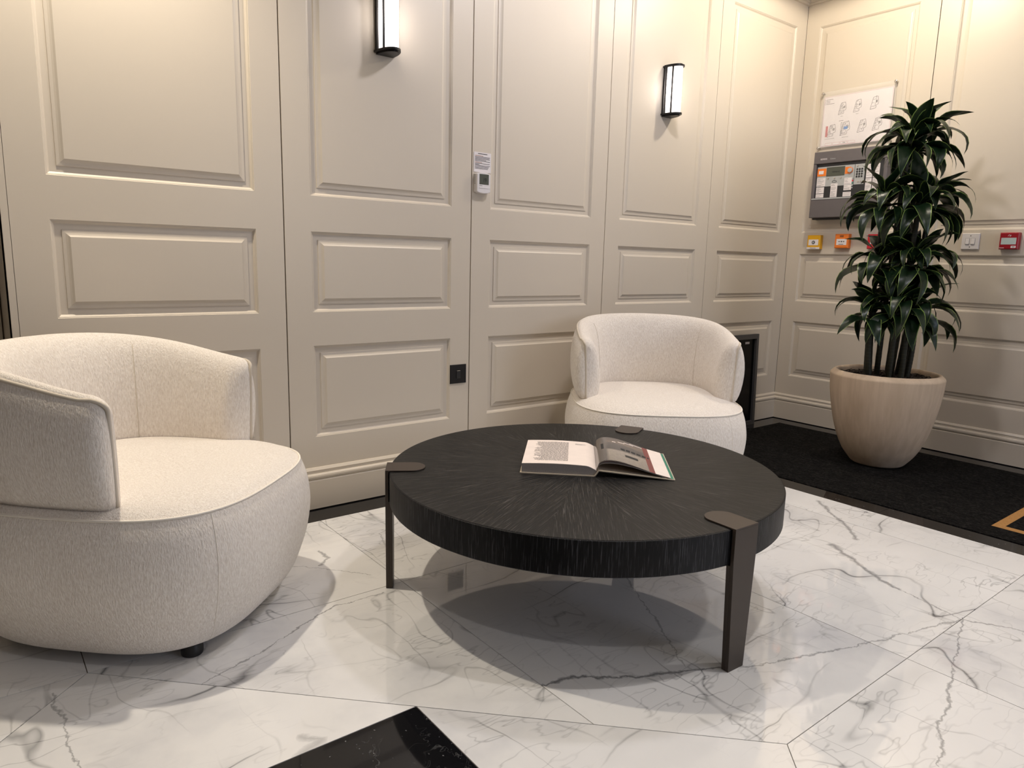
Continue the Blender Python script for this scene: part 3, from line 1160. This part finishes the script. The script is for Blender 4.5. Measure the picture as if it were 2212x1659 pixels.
# crowns: right, away, height, scale, leaf counts (up, mid, low), cane foot (right, away)
CR = [(-0.118, -0.02, 0.800, .92, (3, 8, 8), (-0.085, 0.00)),
      (-0.030, -0.09, 0.830, .95, (3, 9, 9), (-0.018, -0.05)),
      (0.085, -0.05, 0.800, 1.0, (3, 10, 9), (0.078, -0.03)),
      (-0.105, 0.00, 1.055, .95, (4, 9, 9), (-0.095, 0.02)),
      (0.010, -0.09, 1.050, 1.0, (4, 9, 10), (0.035, -0.07)),
      (0.105, 0.00, 1.050, 1.0, (4, 9, 9), (0.090, 0.00)),
      (-0.110, 0.01, 1.350, 1.0, (4, 10, 10), (-0.060, 0.05)),
      (0.020, -0.08, 1.340, 1.0, (4, 10, 10), (0.005, -0.02)),
      (0.125, 0.01, 1.350, 1.0, (5, 10, 9), (0.075, 0.05)),
      (-0.035, -0.03, 1.625, 1.0, (6, 11, 11), (-0.048, 0.01)),
      (0.050, 0.02, 1.640, 1.02, (6, 10, 10), (0.030, 0.06))]
for ci, (cx_, cy_, cz_, sc, cnt, ft) in enumerate(CR):
    top = e1 * cx_ + e2 * cy_ + Vector((0, 0, cz_))
    bot = e1 * ft[0] + e2 * ft[1] + Vector((0, 0, 0.415))
    mid = bot.lerp(top, 0.5) + (bot - Vector((0, 0, bot.z))) * 0.25
    npt = 40
    pts = []
    for k in range(npt + 1):
        t = k / npt
        pts.append(bot * (1 - t) ** 2 + mid * 2 * t * (1 - t) + top * t * t)
    r0 = (0.0175, 0.016, 0.018, 0.013, 0.0165, 0.015, 0.0125, 0.018, 0.0145, 0.016, 0.013)[ci]
    MB().tube(pts, lambda t, r0=r0: 0.86 * r0 * (1 - 0.22 * t) * (1 + 0.05 * ((t * 40) % 2)), 10).build('stem', 'cane', pl, True)
    az = random.random() * 6.28
    for kind, n in zip(('up', 'mid', 'low'), cnt):
        for i in range(n):
            a = az + 2 * pi * i / n + random.uniform(-.25, .25)
            o = link('leaf', random.choice(LV[kind]), pl)
            dz = {'up': 0.03, 'mid': 0.0, 'low': -0.035}[kind] + random.uniform(-.015, .012)
            o.location = top + Vector((cos(a) * 0.008, sin(a) * 0.008, dz))
            o.rotation_euler = (random.uniform(-.3, .3), random.uniform(-.22, .22), a)
            s = sc * random.uniform(.86, 1.08)
            o.scale = (s, s, s)
        az += 1.1

# ---- wall lamps
def sconce(x, where):
    e = empty('wall_lamp', on_back(x, 1.797))
    HW, DP, HT = 0.043, 0.094, 0.246
    def dshape(hw, dp, n=24, back=0.0):
        return [(hw * cos(pi * i / n), back + (dp - back) * sin(pi * i / n)) for i in range(n + 1)]
    def slabd(hw, dp, b0, b1, n=24):
        m = MB()
        q = dshape(hw, dp, n)
        m.rings([[(a, b0, c) for a, c in q], [(a, b1, c) for a, c in q]], True, True, True)
        return m
    for b0, b1, nm in ((0.0, 0.008, 'bottom_cap'), (HT - .008, HT, 'top_cap')):
        m = slabd(HW + .004, DP + .004, b0, b1)
        o = m.build(nm, 'black_metal', e, False)
        m2 = slabd(HW - .006, DP - .008, b0 - .006 if nm == 'bottom_cap' else b1, b0 if nm == 'bottom_cap' else b1 + .006)
        m2.build('cap_step', 'black_metal', o)
    MB().box((-HW + .002, 0.006, 0.0005), (HW - .002, HT - .006, 0.010)).build('back_plate', 'black_metal', e)
    # ribbed glass
    g = MB()
    n = 132
    ring = []
    for i in range(n + 1):
        t = pi * i / n
        rib = 0.0009 * (i % 2)
        ring.append(((HW - .007 + rib) * cos(t), 0.011 + (DP - .018 + rib) * sin(t)))
    g.rings([[(a, 0.008, c) for a, c in ring], [(a, HT - .008, c) for a, c in ring]], False)
    g.build('glass_shade', 'lamp_glass', e, False)
    for t in (0.05, 0.80, 0.95):
        tt = pi * t
        cx_, cz_ = (HW - .001) * cos(tt), 0.008 + (DP - .010) * sin(tt)
        MB().box((cx_ - .0034, 0.006, cz_ - .0034), (cx_ + .0034, HT - .006, cz_ + .0034)).build('bar', 'black_metal', e)
    tag(e, where, 'wall lamp', 'half-round wall lamps')
    return e
sconce(-2.963, 'lit half-round wall lamp with black caps, cut by the top of the photo')
sconce(-1.283, 'lit half-round wall lamp with black caps, whole, on the panel above the far armchair')

# ---- thermostat and the notice above it
th = empty('thermostat', on_back(-2.4925, 1.3035))
tag(th, 'white wall thermostat with a dark screen reading 19', 'thermostat')
b = MB()
HWt = 0.0375
poly = [(-HWt, 0.006), (-HWt * .6, 0.001), (0, -0.001), (HWt * .6, 0.001), (HWt, 0.006), (HWt, 0.083), (HWt * .6, 0.088), (0, 0.090), (-HWt * .6, 0.088), (-HWt, 0.083)]
sm = [(x * .93, 0.0445 + (y - 0.0445) * .95) for x, y in poly]
b.rings([[(x, y, 0.0005) for x, y in poly], [(x, y, 0.018) for x, y in poly], [(x, y, 0.024) for x, y in sm]], True, True, True)
b.build('case', 'white_plastic', th)
MB().box((-0.024, 0.038, 0.0235), (0.026, 0.082, 0.0246)).build('screen', 'lcd', th)
text('screen_digits', '19', 0.026, 'ink_black', th, 0.004, 0.056, 0.0250, squash=.75)
MB().box((-0.024, 0.022, 0.0235), (0.024, 0.026, 0.0252)).build('button_bar', 'white_plastic', th)
MB().box((-0.024, 0.0315, 0.0238), (-0.008, 0.0330, 0.0243)).build('printed_mark', 'ink', th)
for k in range(7):
    MB().box((-HWt - .0003, 0.040 + .006 * k, 0.006), (-HWt + .001, 0.0425 + .006 * k, 0.012)).build('vent_slot', 'ink_black', th)

nt = empty('notice_card', on_back(-2.4865, 1.3955))
tag(nt, 'small white printed instruction card above the thermostat', 'notice')
MB().box((-0.0455, 0.0, 0.0005), (0.0465, 0.0845, 0.0017)).build('card', 'white_paper', nt)
ln = MB()
ln.box((-0.024, 0.0765, 0.0017), (0.026, 0.0795, 0.0019))
for k, (y, w) in enumerate([(.064, 1), (.0595, .97), (.055, .99), (.0505, .74), (.046, 1), (.036, .98), (.032, .3), (.0275, 1), (.023, .93), (.0185, .90), (.014, .86)]):
    ln.box((-0.040, y, 0.0017), (-0.040 + 0.081 * w, y + .0020, 0.0019))
ln.build('printed_lines', 'ink', nt)
lb = MB()
lb.box((-0.040, 0.0685, 0.0017), (0.004, 0.0705, 0.0019))
lb.box((-0.040, 0.0405, 0.0017), (-0.002, 0.0425, 0.0019))
lb.build('printed_headings', 'ink_brown', nt)

# ---- black switch low on the wall
bs = empty('wall_switch', on_back(-2.603, 0.502))
tag(bs, 'square black switch plate low on the cream panelling', 'switch')
MB().box((-0.043, -0.043, 0.0), (0.043, 0.043, 0.0045), 0.001).build('plate', 'black_metal', bs)
MB().box((-0.0105, -0.021, 0.004), (0.0105, 0.015, 0.0075), 0.001).build('rocker', 'black_plastic', bs)
MB().box((-0.008, 0.0145, 0.004), (0.008, 0.0160, 0.0078)).build('rocker_edge', 'chrome', bs)

# ---- devices on the right wall
def call_point(name, s, z, d, body, label, cat='call point'):
    e = empty(name, on_right(s + 0.043, z))
    tag(e, label, cat)
    MB().box((-0.043, -0.043, 0.0), (0.043, 0.043, d), 0.004).build('body', body, e)
    return e
y_ = call_point('door_release', 0.156, 1.179, 0.034, 'yellow', 'yellow door release unit with a round symbol, left of the orange one')
MB().box((-0.033, -0.020, 0.0335), (0.033, 0.016, 0.0345)).build('window', 'white_paper', y_)
MB().lathe([(0.0, 0.0), (0.0105, 0.0), (0.0105, 0.0012), (0.0, 0.0012)], 24, None, (0, -0.002, 0.0345)).build('symbol', 'ink', y_)
MB().lathe([(0.0, 0.0), (0.006, 0.0), (0.006, 0.0008), (0.0, 0.0008)], 20, None, (0, -0.002, 0.0357)).build('symbol', 'panel_light', y_)
MB().box((-0.043, -0.0435, 0.0325), (0.043, -0.032, 0.0348)).build('label_strip', 'white_paper', y_)
MB().box((-0.020, -0.039, 0.0348), (0.018, -0.0365, 0.0350)).build('printed_mark', 'ink_black', y_)
o_ = call_point('call_point', 0.338, 1.184, 0.034, 'orange', 'orange call point with two arrows, between the yellow and red units')
MB().box((-0.031, -0.024, 0.0335), (0.033, 0.013, 0.0345)).build('window', 'white_paper', o_)
ar = MB()
ar.box((-0.020, -0.0045, 0.0345), (-0.013, -0.0015, 0.0348))
ar.add([(-0.013, -0.0075, .0348), (-0.007, -0.003, .0348), (-0.013, 0.0015, .0348)], [(0, 1, 2)])
ar.box((0.014, -0.0045, 0.0345), (0.021, -0.0015, 0.0348))
ar.add([(0.014, -0.0075, .0348), (0.014, 0.0015, .0348), (0.008, -0.003, .0348)], [(0, 1, 2)])
ar.lathe([(0.0, 0.0), (0.0042, 0.0), (0.0042, 0.0004), (0.0, 0.0004)], 18, None, (0.0005, -0.003, 0.0345))
ar.build('arrows', 'ink_black', o_)
MB().box((-0.016, -0.021, 0.0345), (0.014, -0.018, 0.0348)).build('printed_mark', 'ink_black', o_)
sl = MB()
for k in range(2):
    sl.box((-0.012, 0.024 + k * .007, 0.0338), (0.012, 0.0275 + k * .007, 0.0346))
sl.build('sounder_slots', 'ink_black', o_)
r_ = call_point('call_point', 0.540, 1.180, 0.034, 'red', 'red fire call point half hidden behind the plant leaves')
MB().box((-0.025, -0.014, 0.0335), (0.027, 0.018, 0.0345)).build('window', 'white_paper', r_)
MB().box((-0.014, 0.000, 0.0345), (0.012, 0.004, 0.0348)).build('printed_mark', 'ink_black', r_)
r2 = call_point('call_point', 1.230, 1.179, 0.032, 'dark_red', 'dark red break-glass unit at the right edge, beside the white switch')
MB().box((-0.035, -0.018, 0.0312), (0.033, 0.016, 0.0325)).build('glass_window', 'pale_glass', r2)
MB().box((0.012, -0.036, 0.0318), (0.034, -0.025, 0.0324)).build('label_strip', 'white_paper', r2)
MB().box((0.016, -0.032, 0.0324), (0.030, -0.029, 0.0326)).build('printed_mark', 'ink_black', r2)
MB().box((-0.040, -0.037, 0.0318), (-0.018, -0.0345, 0.0323)).build('printed_mark', 'white_paper', r2)
ic = MB()
ic.tube([(-0.006, 0.023, .0322), (-0.005, 0.029, .0322), (0.0, 0.032, .0322), (0.003, 0.028, .0322), (0.001, 0.024, .0322)], 0.0009, 5)
ic.tube([(0.002, 0.023, .0322), (0.007, 0.026, .0322), (0.006, 0.031, .0322)], 0.0009, 5)
ic.build('symbol', 'white_paper', r2)
ws = empty('light_switch', on_right(1.085, 1.1785))
tag(ws, 'white two-gang light switch right of the plant', 'switch')
MB().box((-0.043, -0.043, 0.0), (0.043, 0.043, 0.009), 0.003).build('plate', 'white_plastic', ws)
for k in (-1, 1):
    rk = MB()
    rk.box((k * 0.0135 - .0105, -0.0165, 0.0085), (k * 0.0135 + .0105, 0.0165, 0.0092))
    o = rk.build('rocker_surround', 'panel_grey', ws)
    r3 = MB()
    r3.rings([[(k * .0135 - .0095, -.0155, .009), (k * .0135 + .0095, -.0155, .009), (k * .0135 + .0095, .0155, .009), (k * .0135 - .0095, .0155, .009)],
              [(k * .0135 - .0085, -.0145, .0135), (k * .0135 + .0085, -.0145, .0135), (k * .0135 + .0085, .0145, .0105), (k * .0135 - .0085, .0145, .0105)]], True, False, True)
    r3.build('rocker', 'white_plastic', ws)
    MB().lathe([(0.0, 0.0), (0.0025, 0.0), (0.0025, 0.0008), (0.0, 0.0008)], 14, None, (0, k * 0.030, 0.009)).build('screw', 'ink_black', ws)

# ---- fire alarm control panel
PW, PHh = 0.455, 0.408
fp = empty('alarm_panel', on_right(0.183, 1.314))
tag(fp, 'grey fire alarm control panel with screen and keypad, behind the plant', 'alarm panel')
body = MB()
body.box((0.004, 0.002, 0.0), (PW - .004, PHh - .006, 0.055))
body.build('back_box', 'panel_dark', fp)
fr_ = MB()
# front shell with an opening: four bars around the display field
ox0, ox1, oy0, oy1 = 0.018, PW - 0.022, 0.130, 0.336
fr_.box((0, 0.012, 0.050), (PW, oy0, 0.090), 0.003)
fr_.box((0, oy1, 0.050), (PW, PHh, 0.090), 0.003)
fr_.box((0, oy0, 0.050), (ox0, oy1, 0.090), 0.003)
fr_.box((ox1, oy0, 0.050), (PW, oy1, 0.090), 0.003)
fr_.build('shell', 'panel_grey', fp)
MB().box((0.008, 0.122, 0.089), (PW - .01, 0.130, 0.0925)).build('ledge', 'panel_light', fp)
D0 = 0.0745
field = MB().box((ox0, oy0, 0.055), (ox1, oy1, D0)).build('display_field', 'panel_dark', fp)
def P(name, a, b, mat, d0=D0, d1=None, par=field):
    return MB().box((a[0], a[1], d0), (b[0], b[1], d1 or d0 + 0.0012)).build(name, mat, par)
P('face_plate', (0.023, 0.200), (0.256, 0.318), 'panel_light')
P('keypad_plate', (0.259, 0.200), (0.318, 0.318), 'panel_light')
z1 = D0 + 0.0012
P('label_patch', (0.024, 0.263), (0.080, 0.308), 'orange', z1)
P('label_patch', (0.034, 0.275), (0.064, 0.295), 'white_paper', z1 + .0012)
P('lcd_screen', (0.082, 0.259), (0.197, 0.313), 'lcd', z1)
text('lcd_text', 'SIEMENS', 0.013, 'panel_dark', field, 0.142, 0.284, z1 + .0015)
P('label_patch', (0.199, 0.266), (0.232, 0.306), 'orange', z1)
MB().lathe([(0.0, 0.0), (0.0170, 0.0), (0.0170, 0.002), (0.0, 0.002)], 28, None, (0.231, 0.286, z1 + .0013)).build('key_rim', 'orange', field)
MB().lathe([(0.0, 0.0), (0.0140, 0.0), (0.0130, 0.006), (0.0, 0.006)], 28, None, (0.231, 0.286, z1 + .0033)).build('key_switch', 'panel_light', field)
for rr_ in range(4):
    for cc_ in range(3):
        MB().lathe([(0.0, 0.0), (0.0056, 0.0), (0.005, 0.003), (0.0, 0.003)], 14, None, (0.273 + .0148 * cc_, 0.288 - .0142 * rr_, z1)).build('key_button', 'panel_dark', field)
for xx, yy in ((0.273, 0.307), (0.284, 0.216), (0.299, 0.216), (0.097, 0.246), (0.137, 0.246), (0.177, 0.246)):
    MB().lathe([(0.0, 0.0), (0.0050, 0.0), (0.0044, 0.003), (0.0, 0.003)], 14, None, (xx, yy, z1)).build('round_button', 'chrome', field)
nav = MB()
nav.tube([(0.137 + .014 * cos(t), 0.226 + .006 * sin(t), z1 + .0006) for t in [2 * pi * k / 20 for k in range(20)]], 0.0011, 5, True)
nav.build('navigation_key', 'panel_dark', field)
for a, b in (((0.025, 0.201), (0.080, 0.253)), ((0.025, 0.160), (0.076, 0.197)), ((0.025, 0.134), (0.076, 0.157)), ((0.118, 0.133), (0.160, 0.214)), ((0.200, 0.203), (0.246, 0.243)), ((0.200, 0.170), (0.246, 0.200)), ((0.198, 0.134), (0.248, 0.160)),
             ((0.329, 0.234), (0.365, 0.312)), ((0.370, 0.234), (0.406, 0.312)), ((0.329, 0.150), (0.365, 0.231)), ((0.370, 0.150), (0.406, 0.231))):
    o = P('label_slip', a, b, 'white_paper', z1, z1 + .0008)
    q = MB()
    yy = b[1] - .007
    random.seed(int(a[0] * 1000 + a[1] * 777))
    while yy > a[1] + .003:
        q.box((a[0] + .003, yy, z1 + .0008), (a[0] + .003 + (b[0] - a[0] - .006) * random.uniform(.35, 1), yy + .0013, z1 + .001))
        yy -= random.choice((.006, .006, .011))
    q.build('printed_lines', 'ink', o)
for k, mt in enumerate(('panel_light', 'red', 'green', 'panel_light', 'panel_light')):
    MB().lathe([(0.0, 0.0), (0.0048, 0.0), (0.004, 0.0025), (0.0, 0.0025)], 14, None, (0.251, 0.237 - .0135 * k, z1)).build('indicator', mt, field)
text('brand_name', 'SIEMENS', 0.0135, 'white_paper', fp, 0.064, 0.362, 0.0903, squash=.86)
text('model_name', 'Cerberus', 0.0115, 'panel_light', fp, 0.122, 0.361, 0.0903, squash=.75)

# ---- evacuation plan behind acrylic
ep = empty('evacuation_plan', on_right(0.165, 1.757))
tag(ep, 'white sheet of small building floor plans behind clear acrylic, above the alarm panel', 'plan')
AW, AH = 0.440, 0.332
MB().box((-0.004, -0.002, 0.0145), (AW, AH, 0.0175)).build('acrylic_sheet', 'acrylic', ep)
pp = MB().box((0.006, 0.006, 0.0120), (0.426, 0.303, 0.0128)).build('paper', 'white_paper', ep)
for xx, yy in ((-0.002, 0.0), (-0.002, AH - .008), (AW - .006, 0.0), (AW - .006, AH - .008)):
    MB().lathe([(0.0, 0.0), (0.0055, 0.0), (0.0055, 0.019), (0.0085, 0.019), (0.0085, 0.0245), (0.0065, 0.026), (0.0, 0.026)], 18, None, (xx, yy, 0)).build('standoff', 'chrome', ep, True, 40)
ZZ = 0.0128
fr2 = MB()
def stroke(mb, p, q, w=0.0009):
    w *= 1.5
    dx, dy = q[0] - p[0], q[1] - p[1]
    L = sqrt(dx * dx + dy * dy) or 1
    nx, ny = -dy / L * w / 2, dx / L * w / 2
    mb.add([(p[0] + nx, p[1] + ny, ZZ + .0002), (p[0] - nx, p[1] - ny, ZZ + .0002), (q[0] - nx, q[1] - ny, ZZ + .0002), (q[0] + nx, q[1] + ny, ZZ + .0002)], [(0, 1, 2, 3)])
def rect(mb, x0, y0, x1, y1, w=0.0009):
    for a, b in (((x0, y0), (x1, y0)), ((x1, y0), (x1, y1)), ((x1, y1), (x0, y1)), ((x0, y1), (x0, y0))):
        stroke(mb, a, b, w)
rect(fr2, 0.010, 0.010, 0.422, 0.299, 0.0007)
for k in range(4):
    rect(fr2, 0.037 + .048 * k, 0.012, 0.080 + .048 * k, 0.026, 0.0006)
fr2.build('drawing_border', 'ink_red', pp)
pm = MB()
random.seed(5)
def plan(cx_, cy_, w, hgt, dense):
    # a trapezoid plan: slanted left edge, stepped right edge
    pts = [(-.5, -.5), (.16, -.44), (.2, -.18), (.40, -.15), (.44, .02), (.30, .5), (-.22, .44)]
    q = [(cx_ + a * w, cy_ + b * hgt) for a, b in pts]
    for a, b in zip(q, q[1:] + q[:1]):
        stroke(pm, a, b, 0.0013)
    for k in range(dense):
        yy = cy_ + (-.42 + .84 * (k + .5) / dense) * hgt
        xa = cx_ + (-.44 + .24 * ((yy - cy_) / hgt + .5)) * w
        xb = xa + w * random.uniform(.15, .5)
        stroke(pm, (xa, yy), (xb, yy), 0.0011)
        xm = random.uniform(xa + .1 * w, xa + .5 * w)
        stroke(pm, (xm, yy), (xm, yy + hgt * .84 / dense), 0.0011)
    for k in range(5):
        yy = cy_ + (.0 + .04 * k) * hgt
        stroke(pm, (cx_ + .1 * w, yy), (cx_ + .32 * w, yy + .02 * hgt), 0.0012)
plan(0.128, 0.222, 0.050, 0.070, 9)
plan(0.222, 0.224, 0.050, 0.070, 6)
plan(0.322, 0.226, 0.050, 0.070, 3)
plan(0.072, 0.098, 0.056, 0.072, 11)
plan(0.157, 0.103, 0.062, 0.080, 10)
plan(0.260, 0.105, 0.056, 0.072, 7)
plan(0.350, 0.105, 0.056, 0.072, 7)
rect(pm, 0.128, 0.063, 0.134, 0.140, 0.001)
for k in range(4):
    pm.box((0.013, 0.283 - .0085 * k, ZZ), (0.016, 0.286 - .0085 * k, ZZ + .0003))
    pm.box((0.020, 0.2835 - .0085 * k, ZZ), (0.020 + (.043, .026, .026, .052)[k], 0.2855 - .0085 * k, ZZ + .0003))
pm.box((0.112, 0.149, ZZ), (0.140, 0.151, ZZ + .0003))
pm.build('plan_drawings', 'ink', pp)
MB().box((0.032, 0.064, ZZ), (0.046, 0.128, ZZ + .0004)).build('red_block', 'ink_red', pp)
MB().box((0.147, 0.097, ZZ), (0.171, 0.113, ZZ + .0004)).build('blue_block', 'ink_blue', pp)
for s_, xx, yy in (('LOWER GROUND FLOOR', 0.062, 0.051), ('GROUND FLOOR', 0.160, 0.051), ('LEVEL 2', 0.128, 0.176), ('LEVEL 3', 0.222, 0.178), ('FIRE', 0.158, 0.019)):
    text('caption', s_, 0.0052 if s_ != 'FIRE' else 0.009, 'ink_black', pp, xx, yy, ZZ + .0003, ext=0.0001)

# ---- dark framed panel leaning on the wall behind the far armchair
lp = empty('framed_panel', loc=(-0.615, -0.046, 0.0))
lp.rotation_euler = (radians(-1.6), 0, 0)
tag(lp, 'black panel in a slim dark grey frame leaning on the wall behind the far armchair', 'panel')
FW, FH, FT = 0.300, 0.590, 0.020
f = MB()
f.box((-FW, -FT, 0.0), (-FW + .024, FT * .2, FH))
f.box((FW - .024, -FT, 0.0), (FW, FT * .2, FH))
f.box((-FW + .024, -FT, FH - .030), (FW - .024, FT * .2, FH))
f.box((-FW + .024, -FT, 0.0), (FW - .024, FT * .2, .024))
f.build('frame', 'frame_grey', lp)
MB().box((-FW + .024, -FT * .2, .024), (FW - .024, FT * .1, FH - .030)).build('black_sheet', 'screen_black', lp)
MB().box((FW - .125, -FT * .2 - .0006, FH - .062), (FW - .080, -FT * .2, FH - .048)).build('sticker', 'white_paper', lp)
